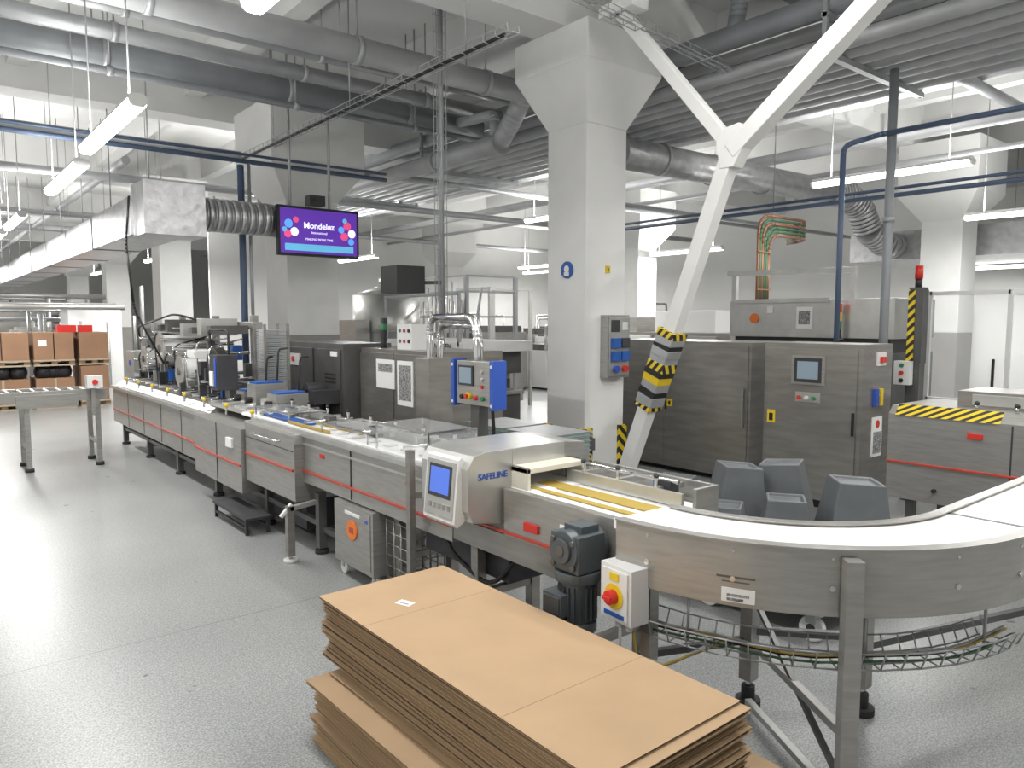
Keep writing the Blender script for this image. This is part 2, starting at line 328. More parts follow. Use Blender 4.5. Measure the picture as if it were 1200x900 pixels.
# ---------------------------------------------------------------- metal detector
m=M('metal_detector')
m.prism([(2.0,.80),(2.03,.74),(2.27,.70),(2.27,1.075),(2.10,1.075),(2.04,1.06),(2.0,1.0)],'y',2.78,3.18,'steel_light')
m.box(2.27,2.62,2.78,3.18,.68,.835,'steel'); m.box(2.27,2.62,2.78,3.18,.985,1.075,'steel_light'); m.prism([(2.62,.68),(2.76,.70),(2.80,.76),(2.80,1.0),(2.76,1.06),(2.62,1.075)],'y',2.78,3.18,'steel')
m.box(2.265,2.66,2.66,2.80,.965,.99,'cream'); m.box(2.265,2.285,2.66,2.80,.83,.99,'cream'); m.box(2.64,2.66,2.66,2.80,.83,.99,'cream'); m.box(2.265,2.66,2.70,2.80,.815,.84,'cream')
m.box(2.29,2.62,2.6,3.3,.86,.89,'belt_white'); m.box(2.3,2.6,2.85,3.15,.56,.68,'steel_cab')
a0=Vector((1.955,0,.735)); d0=Vector((1.985,0,1.04))-a0; n0=Vector((-d0.z,0,d0.x)).normalized()
m.prism([(1.955,.735),(1.975,.715),(2.02,.74),(2.02,1.04),(2.0,1.052),(1.985,1.04)],'y',2.83,3.10,'plastic_white')
def slab(y0,y1,t0,t1,off,mt):
    P=a0+d0*t0; Q=a0+d0*t1; th_=n0*off; vs=[]
    for q in (P,Q):
        for yy in(y0,y1): vs.append((q.x,yy,q.z))
    for q in (P,Q):
        for yy in(y0,y1): vs.append((q.x+th_.x,yy,q.z+th_.z))
    m.add(vs,[(0,1,3,2),(4,6,7,5),(0,4,5,1),(2,3,7,6),(0,2,6,4),(1,5,7,3)],mt)
slab(2.845,3.085,.06,.95,.005,'steel_light'); slab(2.87,3.06,.36,.88,.008,'dark'); slab(2.885,3.045,.42,.83,.010,'screen_blue')
for i in range(5): slab(2.865+i*.04,2.89+i*.04,.18,.27,.008,'steel_cab')
md=m.done(.006)
text('lettering','SAFELINE',(2.148,2.777,.955),(90,0,0),.043,'blue',md,.0008)
m=M('machine_support_post'); m.box(2.12,2.16,3.50,3.54,.0,.98,'steel_cab'); m.box(2.08,2.2,3.46,3.58,0,.012,'steel'); m.box(2.13,2.2,3.51,3.53,.7,.74,'steel'); m.done(.003)
m=M('acrylic_guard')
m.box(2.28,2.285,3.55,4.15,.90,1.05,'acrylic'); m.box(2.28,2.62,3.55,3.555,.90,1.05,'acrylic'); m.box(2.28,2.62,3.55,4.15,1.05,1.055,'acrylic')
for y in (3.55,4.15):
    m.beam((2.28,y,.89),(2.28,y,1.055),.01,.01,'chrome'); m.beam((2.62,y,.89),(2.62,y,1.055),.01,.01,'chrome')
m.beam((2.28,3.55,1.055),(2.28,4.15,1.055),.012,.012,'chrome'); m.beam((2.28,3.55,1.055),(2.62,3.55,1.055),.012,.012,'chrome')
m.done()
m=M('infeed_top_guard')
for y0,y1 in((4.3,5.0),(5.6,6.3)):
    m.box(2.3,2.62,y0,y1,.955,.96,'acrylic'); m.beam((2.3,y0,.96),(2.3,y1,.96),.012,.012,'chrome'); m.beam((2.62,y0,.96),(2.62,y1,.96),.012,.012,'chrome')
    for y in (y0,y1): m.beam((2.3,y,.89),(2.3,y,.96),.012,.012,'chrome'); m.beam((2.3,y,.96),(2.62,y,.96),.012,.012,'chrome')
m.done()
m=M('wheeled_cabinet')
m.box(2.17,2.55,4.02,4.55,.10,.51,'steel'); m.box(2.165,2.17,4.05,4.52,.13,.49,'steel')
m.cyl((2.155,4.28,.35),(2.165,4.28,.35),.065,'orange',24); m.box(2.153,2.156,4.25,4.31,.33,.37,'redline'); m.box(2.16,2.166,4.18,4.38,.445,.465,'paper'); m.box(2.162,2.168,4.08,4.12,.43,.45,'blue')
for x,y in((2.22,4.07),(2.22,4.5),(2.5,4.07),(2.5,4.5)):
    m.cyl((x-.012,y,.045),(x+.012,y,.045),.045,'plastic_white',16); m.box(x-.02,x+.02,y-.015,y+.015,.05,.10,'steel_light')
m.done(.004)
m=M('wire_waste_basket')
for i in range(6):
    z=.12+i*.07; m.cyl((2.24,3.72,z),(2.24,3.97,z),.004,'steel_cab',6); m.cyl((2.5,3.72,z),(2.5,3.97,z),.004,'steel_cab',6); m.cyl((2.24,3.72,z),(2.5,3.72,z),.004,'steel_cab',6)
for y in (3.72,3.8,3.88,3.97): m.cyl((2.24,y,.05),(2.24,y,.48),.006,'steel_cab',6); m.cyl((2.5,y,.05),(2.5,y,.48),.006,'steel_cab',6)
for x,y in((2.24,3.72),(2.24,3.97),(2.5,3.72),(2.5,3.97)): m.cyl((x-.01,y,.03),(x+.01,y,.03),.03,'plastic_white',12)
m.box(2.24,2.5,3.72,3.97,.1,.11,'steel_cab'); m.done()
m=M('low_step_platform')
m.box(1.99,2.2,5.75,6.55,.12,.14,'dark')
for x in (2.01,2.18):
    for y in (5.78,6.52): m.box(x-.012,x+.012,y-.012,y+.012,0,.12,'dark')
    m.box(x-.01,x+.01,5.78,6.52,.04,.06,'dark')
m.done()
m=M('machine_levelling_strut')
m.beam((2.02,4.95,.38),(2.22,4.95,.40),.04,.03,'steel_light'); m.box(2.0,2.05,4.93,4.98,.04,.40,'steel_cab'); m.cyl((2.025,4.955,0),(2.025,4.955,.02),.05,'plastic_white',14); m.cyl((2.025,4.955,.02),(2.025,4.955,.06),.012,'chrome',8); m.beam((1.96,4.955,.33),(2.04,4.955,.41),.03,.02,'plastic_white')
m.done()
# ---------------------------------------------------------------- control cabinets behind line
m=M('control_cabinet')
m.box(3.4,3.95,6.85,8.25,0,1.46,'steel_dark'); m.box(3.385,3.4,6.9,7.5,.2,1.40,'steel_dark'); m.box(3.385,3.4,7.55,8.2,.2,1.40,'steel_dark')
for z in (1.05,1.09,1.13): m.box(3.38,3.385,7.0,7.25,z,z+.02,'black')
m.box(3.36,3.385,7.85,8.1,1.2,1.33,'plastic_white'); m.cyl((3.345,8.0,1.27),(3.36,8.0,1.27),.03,'red',12)
m.box(3.375,3.385,6.95,7.1,1.33,1.38,'paper'); m.box(3.33,3.385,7.2,7.5,.72,.9,'dark')
m.box(3.1,3.38,6.9,7.4,.86,1.0,'dark'); m.cyl((3.1,7.1,1.0),(3.3,7.1,1.0),.07,'dark',14)
m.done(.006)
m=M('control_cabinet')
m.box(3.6,4.25,5.35,7.0,0,1.42,'steel_cab'); m.box(3.585,3.6,5.4,6.15,.2,1.38,'steel_cab'); m.box(3.585,3.6,6.2,6.95,.2,1.38,'steel_cab')
m.box(3.575,3.585,6.15,6.5,1.04,1.32,'paper'); m.box(3.573,3.576,6.19,6.46,1.2,1.28,'print')
m.box(3.575,3.585,5.82,6.1,.90,1.32,'paper'); m.box(3.573,3.576,5.85,6.07,.95,1.28,'print')
m.box(3.575,3.585,5.5,5.58,.98,1.02,'yellow'); m.box(3.575,3.585,5.6,5.7,.9,1.0,'blue_sign')
m.box(3.65,3.85,5.95,6.22,1.42,1.66,'plastic_white')
for i in range(3):
    for j in range(2): m.cyl((3.64,6.0+i*.08,1.5+j*.1),(3.65,6.0+i*.08,1.5+j*.1),.018,['black','red','green'][i],10)
m.cyl((3.75,6.65,1.42),(3.75,6.65,1.5),.03,'black',12); m.cyl((3.75,6.65,1.5),(3.75,6.65,1.72),.035,'dark',12); m.cyl((3.75,6.65,1.6),(3.75,6.65,1.66),.037,'green',12)
m.bend([(3.6,5.4,1.0),(3.5,5.4,1.25),(3.6,5.45,1.4)],.008,'black',.05,6,4)
m.done(.006)
m=M('swing_arm_control_panel')
m.bend([(3.22,4.98,1.3),(3.22,4.98,1.72),(3.04,4.12,1.72),(3.04,4.10,1.4)],.028,'chrome',.14,16,8)
m.bend([(3.32,4.98,1.3),(3.32,4.98,1.66),(3.12,4.2,1.66),(3.12,4.18,1.4)],.028,'chrome',.12,16,8)
m.box(3.16,3.38,4.90,5.10,.0,1.40,'steel_cab')
m.box(3.0,3.10,3.87,4.31,1.12,1.42,'steel_dark'); m.box(2.99,3.0,3.90,4.28,1.12,1.42,'steel')
m.box(2.975,3.09,3.845,3.885,1.10,1.43,'blue'); m.box(2.975,3.09,4.295,4.335,1.10,1.43,'blue')
for z in (1.13,1.39): m.cyl((2.97,3.865,z),(2.98,3.865,z),.012,'plastic_white',8); m.cyl((2.97,4.315,z),(2.98,4.315,z),.012,'plastic_white',8)
m.box(2.98,2.991,4.08,4.25,1.25,1.39,'dark'); m.box(2.976,2.981,4.095,4.235,1.265,1.375,'screen_grey')
for i,c in enumerate(['green','red','yellow','black']): m.cyl((2.97,3.97+i*.08,1.17),(2.991,3.97+i*.08,1.17),.016,c,12)
m.cyl((2.965,4.13,1.18),(2.991,4.13,1.18),.026,'yellow',14); m.cyl((2.95,4.13,1.18),(2.965,4.13,1.18),.016,'red',14)
for i in range(3): m.cyl((2.975,3.98,1.25+i*.05),(2.991,3.98,1.25+i*.05),.012,'red' if i==0 else 'steel_light',10)
m.box(3.02,3.1,4.06,4.16,.0,1.14,'steel_dark'); m.bend([(3.05,3.95,1.12),(3.05,3.93,.9),(2.9,4.4,.88)],.012,'black',.05,8,4)
m.done(.004)
m=M('plastic_crate_stack')
for y0 in (4.02,4.55):
    for i in range(8):
        z=.62+i*.034; m.box(3.45,3.85,y0-.2,y0+.26,z,z+.026,'crate_green'); m.box(3.44,3.86,y0-.21,y0+.27,z+.024,z+.03,'galv')
m.box(3.4,3.9,3.78,4.85,.57,.62,'steel')
for x in (3.43,3.86):
    for y in (3.82,4.8): m.box(x-.02,x+.02,y-.02,y+.02,0,.57,'steel')
m.done()
# ---------------------------------------------------------------- mid machines behind
m=M('cartoning_machine')
m.box(4.5,5.6,6.9,9.2,0,1.0,'steel_dark'); m.box(4.45,5.6,6.9,9.2,1.0,1.08,'steel'); m.box(4.4,4.5,7.0,9.1,.5,.62,'steel')
for i in range(9): y=6.95+i*.26; m.box(4.42,4.6,y,y+.16,1.08,1.12+.15*random.random(),random.choice(['dark','steel','steel_dark','black']))
m.box(4.7,5.7,6.6,8.4,1.34,1.46,'plastic_white'); m.box(4.75,5.6,6.7,8.3,1.08,1.34,'steel_dark')
for y in (6.7,8.3): m.box(4.7,4.73,y-.02,y+.02,1.4,2.0,'galv')
m.box(4.7,4.73,6.7,8.3,1.97,2.0,'galv')
ct=m.done(.004)
text('lettering','NIELSEN',(4.695,7.0,1.40),FX,.09,'dark',ct,.001)
m=M('transfer_conveyor')
m.box(3.95,4.4,4.3,5.3,.62,.72,'steel_dark')
for i in range(8): m.cyl((4.0,4.35+i*.12,.74),(4.4,4.35+i*.12,.74),.025,'chrome',10)
for x,y in((3.97,4.35),(4.35,4.35),(3.97,5.25),(4.35,5.25)): m.box(x-.025,x+.025,y-.025,y+.025,0,.62,'steel_dark')
m.done()
m=M('product_feeder')
m.box(4.45,5.05,6.05,6.75,.1,.92,'steel_dark'); m.box(4.42,5.08,6.02,6.78,.92,.96,'steel'); m.box(4.5,4.9,6.1,6.5,.96,1.16,'dark'); m.cyl((4.45,6.3,1.06),(4.7,6.3,1.06),.09,'black',18)
for x in (4.5,5.0):
    for y in (6.1,6.7): m.cyl((x,y,0),(x,y,.1),.03,'rubber',10)
m.done(.004)
m=M('mixing_tank')
cx,cy=6.2,10.9
m.cyl((cx,cy,1.1),(cx,cy,2.1),.55,'steel_light',36); m.cyl((cx,cy,.75),(cx,cy,1.1),.2,'steel_light',36,.55); m.cyl((cx,cy,2.1),(cx,cy,2.25),.55,'steel_light',36,.15); m.cyl((cx,cy,2.25),(cx,cy,2.4),.12,'steel',16)
for a in range(4):
    t=math.radians(45+90*a); m.cyl((cx+.5*math.cos(t),cy+.5*math.sin(t),0),(cx+.5*math.cos(t),cy+.5*math.sin(t),1.4),.035,'steel',10)
m.cyl((cx-.3,cy-.5,1.6),(cx-.5,cy-.7,1.6),.04,'steel',10); m.box(cx-.75,cx-.5,cy-.35,cy+.35,1.2,1.7,'steel'); m.cyl((cx,cy,1.5),(cx,cy,1.54),.56,'galv',36); m.done()
m=M('access_platform')
for x in (6.9,7.9):
    for y in (9.6,11.4): m.box(x-.03,x+.03,y-.03,y+.03,0,2.4,'galv')
m.box(6.9,7.9,9.6,11.4,1.25,1.3,'galv')
for z in (1.75,2.15,2.4): m.beam((6.9,9.6,z),(6.9,11.4,z),.03,.03,'galv'); m.beam((6.9,9.6,z),(7.9,9.6,z),.03,.03,'galv')
for i in range(6): m.beam((6.5,9.2,.2+i*.2),(6.5,9.6,.2+i*.2),.04,.02,'galv')
m.beam((6.5,9.2,0),(6.9,9.2,2.2),.03,.03,'galv'); m.beam((6.5,9.6,0),(6.9,9.6,2.2),.03,.03,'galv')
for i in range(10): m.cyl((7.0+i*.09,11.0,1.3),(7.0+i*.09,11.0,2.0+.3*random.random()),.02,'steel',8)
m.done()
# ---------------------------------------------------------------- stainless cabinets right
m=M('stainless_enclosure')
m.box(6.6,7.4,4.27,6.6,.06,1.47,'steel_cab'); m.box(6.59,6.6,4.3,5.35,.1,1.44,'steel_cab'); m.box(6.59,6.6,5.37,6.55,.1,1.44,'steel_cab')
m.box(6.7,7.3,4.3,6.5,0,.06,'black'); m.box(6.58,6.59,5.33,5.35,.7,.95,'black')
m.box(6.58,6.59,5.25,5.32,.74,.82,'yellow'); m.box(6.58,6.59,5.40,5.47,.74,.82,'yellow'); m.box(6.578,6.58,5.27,5.30,.755,.80,'black'); m.box(6.578,6.58,5.42,5.45,.755,.80,'black')
m.box(6.56,6.59,4.33,4.35,.6,1.0,'steel')
m.done(.006)
m=M('electrical_control_cabinet')
m.box(6.3,6.85,3.0,3.93,.08,1.49,'steel_cab'); m.box(6.285,6.3,3.04,3.90,.14,1.44,'steel_cab'); m.box(6.35,6.8,3.05,3.9,0,.08,'black')
m.box(6.27,6.285,3.32,3.64,1.12,1.38,'steel'); m.box(6.265,6.27,3.35,3.61,1.14,1.36,'dark'); m.box(6.262,6.265,3.38,3.58,1.17,1.33,'screen_grey')
for i in range(3): m.cyl((6.26,3.42+i*.07,1.0),(6.285,3.42+i*.07,1.0),.018,['green','plastic_white','red'][i],12)
m.box(6.28,6.285,3.36,3.60,.96,1.05,'steel_light'); m.box(6.28,6.286,3.80,3.88,.74,.86,'yellow'); m.box(6.278,6.28,3.82,3.86,.76,.83,'black')
m.box(6.5,6.68,2.99,3.0,.50,.85,'paper'); m.box(6.52,6.66,2.985,2.99,.53,.72,'print'); m.cyl((6.59,2.985,.79),(6.59,2.99,.79),.035,'red',12)
m.box(6.58,6.66,2.96,2.99,1.33,1.38,'red'); m.box(6.54,6.7,2.985,3.0,1.30,1.42,'plastic_white'); m.box(6.5,6.56,2.97,3.0,.95,1.1,'blue'); m.box(6.6,6.64,2.97,3.0,.95,1.1,'yellow')
m.box(6.27,6.285,3.05,3.07,.7,.9,'black')
m.done(.006)
m=M('packing_machine_hood')
m.box(8.0,9.0,3.5,5.5,0,1.35,'steel_dark'); m.box(8.0,9.0,3.5,5.5,1.5,1.93,'steel_light'); m.box(8.05,8.95,3.55,5.45,1.35,1.5,'dark')
m.cyl((7.985,5.15,1.72),(8.0,5.15,1.72),.06,'orange',20); m.box(7.99,8.0,4.4,4.6,1.6,1.85,'paper'); m.box(7.985,7.99,4.43,4.57,1.65,1.8,'print'); m.box(7.99,8.0,4.9,4.98,1.78,1.86,'paper')
m.box(7.98,8.0,4.2,5.4,1.90,1.95,'steel_light'); m.beam((8.1,5.5,1.93),(8.1,5.5,2.3),.06,.06,'steel_light'); m.beam((8.1,5.6,2.28),(8.1,4.0,2.25),.07,.06,'steel_light'); m.beam((8.1,4.0,1.93),(8.1,4.0,2.28),.06,.06,'steel_light')
m.cyl((7.9,4.05,1.5),(7.9,4.05,1.6),.03,'black',12); m.cyl((7.9,4.05,1.6),(7.9,4.05,1.69),.035,'green',12); m.cyl((7.9,4.05,1.69),(7.9,4.05,1.78),.035,'yellow',12); m.cyl((7.9,4.05,1.78),(7.9,4.05,1.88),.035,'red',12); m.box(7.88,8.0,4.03,4.07,1.48,1.5,'steel')
m.done(.005)
m=M('guard_door')
def fr(p0,p1,w=.035,mt='plastic_white'): m.beam(p0,p1,w,w,mt)
ya,yb=2.33,3.0;xx=7.6
for y in (ya,yb): fr((xx,y,0),(xx,y,1.97))
for z in (.95,1.95): fr((xx,ya,z),(xx,yb,z))
m.box(xx-.003,xx+.003,ya,yb,.95,1.95,'acrylic'); m.box(xx-.003,xx+.003,ya,yb,.05,.95,'steel_cab')
m.beam((xx-.04,ya+.1,1.1),(xx-.04,ya+.1,1.35),.02,.02,'black')
m.beam((xx,ya,1.95),(xx+.8,ya,1.95),.04,.04,'plastic_white'); m.beam((xx+.8,ya,0),(xx+.8,ya,1.95),.04,.04,'plastic_white'); m.box(xx,xx+.8,ya-.003,ya+.003,.95,1.95,'acrylic')
m.done()
m=M('portioning_conveyor')   # open equipment seen through the guard door
m.box(8.3,9.6,1.2,2.2,.75,.85,'steel_light'); 
for x,y in((8.35,1.25),(9.55,1.25),(8.35,2.15),(9.55,2.15)): m.box(x-.03,x+.03,y-.03,y+.03,0,.75,'steel')
m.box(8.6,9.1,1.3,2.1,.85,1.35,'steel'); m.box(8.65,9.05,1.35,2.05,1.35,1.42,'plastic_white'); m.cyl((8.58,1.7,1.15),(8.6,1.7,1.15),.09,'dark',18)
for i in range(5): m.cyl((8.35,1.35+i*.2,.87),(8.6,1.35+i*.2,.87),.02,'chrome',8)
m.done(.004)
m=M('hazard_striped_post')
m.box(7.25,7.36,2.93,3.05,0,2.0,'steel_dark'); m.box(7.24,7.25,2.99,3.05,1.3,1.98,'hazard_fine'); m.box(7.24,7.36,2.92,2.93,1.3,1.98,'steel_dark')
m.cyl((7.3,2.99,2.0),(7.3,2.99,2.08),.03,'black',12); m.cyl((7.3,2.99,2.08),(7.3,2.99,2.2),.035,'red',12)
m.box(7.16,7.24,2.98,3.12,1.10,1.32,'plastic_white')
for i,c in enumerate(['black','red','green']): m.cyl((7.15,3.05,1.14+i*.07),(7.16,3.05,1.14+i*.07),.02,c,12)
m.done()
m=M('wrapping_machine')
m.prism([(5.8,.35),(6.6,.35),(6.6,1.05),(5.86,1.05),(5.8,.99)],'y',.2,2.55,'steel')
m.box(5.788,5.8,.2,2.55,.62,.637,'redline'); m.box(5.795,5.8,1.72,1.73,.36,.98,'dark')
m.prism([(5.79,.985),(5.80,.985),(5.87,1.058),(5.865,1.065)],'y',1.8,2.5,'hazard_fine'); m.prism([(5.79,.985),(5.80,.985),(5.87,1.058),(5.865,1.065)],'y',.4,1.66,'hazard_fine')
m.box(5.79,5.8,1.9,2.0,.86,.9,'red'); m.box(6.15,6.6,.5,2.2,1.05,1.17,'steel_cab'); m.box(6.2,6.6,1.0,1.6,1.17,1.22,'steel'); m.box(6.14,6.15,1.3,2.1,1.07,1.15,'steel_light')
for y in (2.0,1.75,1.5): m.cyl((5.95,y,1.05),(5.95,y,1.09),.015,'chrome',8); m.sph((5.95,y,1.1),.02,'black',8)
for x in (5.9,6.5):
    for y in (.4,1.4,2.4): m.box(x-.03,x+.03,y-.03,y+.03,0,.35,'steel_dark')
m.cyl((5.77,2.2,.45),(5.8,2.2,.45),.015,'black',8)
m.done(.006)
# ---------------------------------------------------------------- curved conveyor
CX,CY=3.18,1.93
m=M('curved_belt_conveyor')
ri,ro=.76,1.06
m.arc(CX,CY,ro,ro+.025,.70,.93,180,270,'steel'); m.arc(CX,CY,ri-.025,ri,.70,.93,180,270,'steel')
m.arc(CX,CY,ri,ro,.885,.922,178,270,'belt_white'); m.arc(CX,CY,ri,ro,.72,.74,180,270,'steel_dark')
m.arc(CX,CY,ro-.016,ro+.032,.93,.936,180,270,'steel'); m.arc(CX,CY,ri-.03,ri+.012,.93,.936,180,270,'steel')
for t in (188,205,222,245,262):
    c,s_=math.cos(math.radians(t)),math.sin(math.radians(t)); r=ro+.025
    m.cyl((CX+r*c,CY+r*s_,.80),(CX+(r+.010)*c,CY+(r+.010)*s_,.80),.010,'chrome',10); m.cyl((CX+r*c,CY+r*s_,.90),(CX+(r+.006)*c,CY+(r+.006)*s_,.90),.006,'chrome',8)
m.arc(CX,CY,ro+.025,ro+.0275,.715,.765,203,209,'paper',6); m.arc(CX,CY,ro+.0275,ro+.0285,.735,.745,204,208,'print',6); m.arc(CX,CY,ro+.0275,ro+.0285,.72,.73,204,207,'print',6)
m.arc(CX,CY,ro+.0252,ro+.0258,.80,.808,202,209,'steel_dark',6); m.arc(CX,CY,ro+.0252,ro+.0258,.785,.790,203,208,'steel_dark',6)
ye,yi=CY-ro,CY-ri
m.box(CX,5.6,ye-.025,ye,.70,.93,'steel'); m.box(CX,5.6,yi,yi+.025,.70,.93,'steel'); m.box(CX,5.6,ye,yi,.885,.922,'belt_white')
m.box(CX,5.6,ye-.032,ye+.016,.93,.936,'steel'); m.box(CX,5.6,yi-.012,yi+.03,.93,.936,'steel'); m.box(CX+.04,CX+.06,ye,yi,.92,.924,'steel_dark')
m.x=Matrix.Translation((2.385,1.14,0))@Matrix.Rotation(math.radians(45),4,'Z')
m.box(-.028,.028,-.028,.028,0,.91,'steel'); m.box(-.06,.06,-.06,.06,0,.01,'steel'); m.x=None
for x,y in((2.81,1.79),(3.13,1.44)):
    m.cyl((x,y,0),(x,y,.03),.055,'rubber',16); m.cyl((x,y,.03),(x,y,.09),.03,'rubber',12); m.cyl((x,y,.05),(x,y,.14),.012,'chrome',8); m.box(x-.03,x+.03,y-.03,y+.03,.12,.72,'steel')
for x,y in((4.6,.98),(5.4,.98)): m.box(x-.03,x+.03,y-.03,y+.03,0,.72,'steel')
m.beam((2.81,1.79,.30),(2.385,1.14,.30),.03,.03,'steel'); m.beam((2.75,1.75,.05),(2.385,1.14,.05),.03,.025,'steel_light'); m.beam((3.13,1.44,.32),(2.385,1.14,.32),.03,.03,'steel_dark'); m.beam((2.81,1.79,.34),(3.13,1.44,.34),.03,.03,'steel_dark'); m.beam((2.81,1.79,.30),(2.3,2.25,.18),.03,.03,'steel_dark')
m.beam((2.78,1.75,.5),(2.4,1.16,.12),.02,.02,'steel_dark'); m.beam((3.13,1.44,.30),(4.6,.98,.30),.03,.03,'steel_dark')
m.done(.003)
m=M('cable_basket_tray')
for rr,z in((.95,.52),(1.0,.50),(1.05,.50),(.92,.57),(1.08,.57)):
    pts=[(CX+rr*math.cos(math.radians(a)),CY+rr*math.sin(math.radians(a)),z) for a in range(184,272,8)]
    m.tube(pts,.0035,'galv',6)
for a in range(184,272,4):
    c,s_=math.cos(math.radians(a)),math.sin(math.radians(a))
    m.tube([(CX+.92*c,CY+.92*s_,.57),(CX+.95*c,CY+.95*s_,.50),(CX+1.05*c,CY+1.05*s_,.50),(CX+1.08*c,CY+1.08*s_,.57)],.003,'galv',5)
for rr,z,c in((.98,.515,'black'),(1.0,.53,'belt_yellow'),(1.02,.515,'black'),(.99,.535,'galv'),(1.03,.52,'tube_green')):
    m.tube([(CX+(rr+.015*math.sin(a))*math.cos(math.radians(a)),CY+rr*math.sin(math.radians(a)),z+.006*math.sin(a*.7)) for a in range(186,272,7)],.0045,c,6)
for a in (195,230,260):
    c,s_=math.cos(math.radians(a)),math.sin(math.radians(a)); m.cyl((CX+1.0*c,CY+1.0*s_,.5),(CX+1.0*c,CY+1.0*s_,.71),.006,'galv',6)
m.done()
m=M('gear_motor')
gx,gy=2.075,2.12; q=.04
m.cb((gx,gy,.73+q),(.15,.16,.15),'motor'); m.cyl((gx-.085,gy,.74+q),(gx+.1,gy,.74+q),.08,'motor',24); m.cyl((gx-.10,gy,.74+q),(gx-.085,gy,.74+q),.05,'motor',20); m.cyl((gx-.105,gy,.74+q),(gx-.10,gy,.74+q),.022,'steel_dark',16)
m.cyl((gx,gy,.65+q),(gx,gy,.61+q),.095,'motor',24); m.cyl((gx,gy,.61+q),(gx,gy,.42+q),.068,'motor',24)
for i in range(20):
    t=2*math.pi*i/20; m.beam((gx+.074*math.cos(t),gy+.074*math.sin(t),.59+q),(gx+.074*math.cos(t),gy+.074*math.sin(t),.45+q),.016,.004,'motor',(math.sin(t),-math.cos(t),0))
m.cyl((gx,gy,.44+q),(gx,gy,.40+q),.08,'motor',24); m.cb((gx-.07,gy+.03,.52+q),(.09,.11,.09),'motor'); m.cb((gx-.118,gy+.03,.52+q),(.006,.09,.07),'steel_dark')
for dy in(-.055,.055):
    for dz in(-.05,.05): m.cyl((gx-.092,gy+dy,.73+dz+q),(gx-.075,gy+dy,.73+dz+q),.012,'steel_dark',8)
m.cyl((gx+.08,gy,.74+q),(2.2,gy,.74+q),.03,'chrome',12); m.cb((gx+.02,gy,.82+q),(.1,.1,.03),'motor')
m.done(.008)
m=M('isolator_switch_box')
m.box(2.15,2.20,1.80,1.85,.0,.86,'steel'); m.box(2.13,2.22,1.78,1.87,.84,.90,'steel_light')
m.x=Matrix.Translation((2.13,1.86,.02))@Matrix.Rotation(math.radians(-5),4,'Z')
m.box(-.10,-.01,-.085,.085,.54,.755,'plastic_white'); m.box(-.108,-.10,-.07,.07,.555,.74,'plastic_white')
m.cyl((-.112,0,.64),(-.108,0,.64),.05,'yellow',24); m.cyl((-.14,0,.64),(-.112,0,.64),.028,'red',20); m.cb((-.145,0,.64),(.012,.045,.015),'red')
m.box(-.111,-.108,-.025,.025,.70,.73,'yellow'); m.box(-.111,-.108,-.055,.055,.56,.578,'blue_sign'); m.cyl((-.055,.03,.54),(-.055,.03,.50),.012,'plastic_white',8); m.cyl((-.055,-.03,.54),(-.055,-.03,.50),.012,'plastic_white',8)
m.x=None
m.bend([(2.07,1.88,.52),(2.07,1.88,.42),(2.2,1.75,.38),(2.25,1.6,.5)],.007,'plastic_white',.03,6,4); m.bend([(2.09,1.83,.52),(2.09,1.8,.36),(2.2,1.7,.42),(2.3,1.55,.52)],.006,'belt_yellow',.03,6,4)
m.done(.005)
# ---------------------------------------------------------------- cardboard
m=M('cardboard_blank_stack')
def sheet(cx,cy,z,w,l,th,rot):
    m.x=Matrix.Translation((cx,cy,z))@Matrix.Rotation(rot,4,'Z')
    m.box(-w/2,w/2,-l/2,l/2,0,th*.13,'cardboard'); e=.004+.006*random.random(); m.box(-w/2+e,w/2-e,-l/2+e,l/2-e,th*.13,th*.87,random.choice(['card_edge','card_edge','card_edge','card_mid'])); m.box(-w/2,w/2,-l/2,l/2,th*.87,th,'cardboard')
    m.x=None
z=.0;i=0
while z<.262:
    th=.012+.006*random.random(); sheet(1.60+random.uniform(-.025,.025),1.93+random.uniform(-.035,.035),z,.80,1.60,th,random.uniform(-.016,.016)); z+=th+.001;i+=1
z0=z;k=0
for i in range(3):
    th=.012; sheet(1.64+.02*i,1.93-.03*i,z,.74,1.56,th,.02-.015*i); z+=th+.003
while z<.545:
    th=.011+.006*random.random(); k=(z-z0)/.25
    sheet(1.60-.02*k+random.uniform(-.014,.014),2.0+random.uniform(-.018,.018),z,.61,1.6,th,random.uniform(-.012,.012)); z+=th+.0012
sheet(1.57,2.015,z,.615,1.59,.008,0)
zt=z+.0082
for y in (2.42,1.6): m.box(1.264,1.876,y,y+.0012,zt,zt+.0003,'card_mid')
m.x=Matrix.Translation((1.50,2.52,zt))@Matrix.Rotation(.35,4,'Z'); m.box(-.022,.022,-.035,.035,0,.001,'paper'); m.box(-.012,.0,-.025,.025,.001,.0013,'print'); m.x=None
m.done()
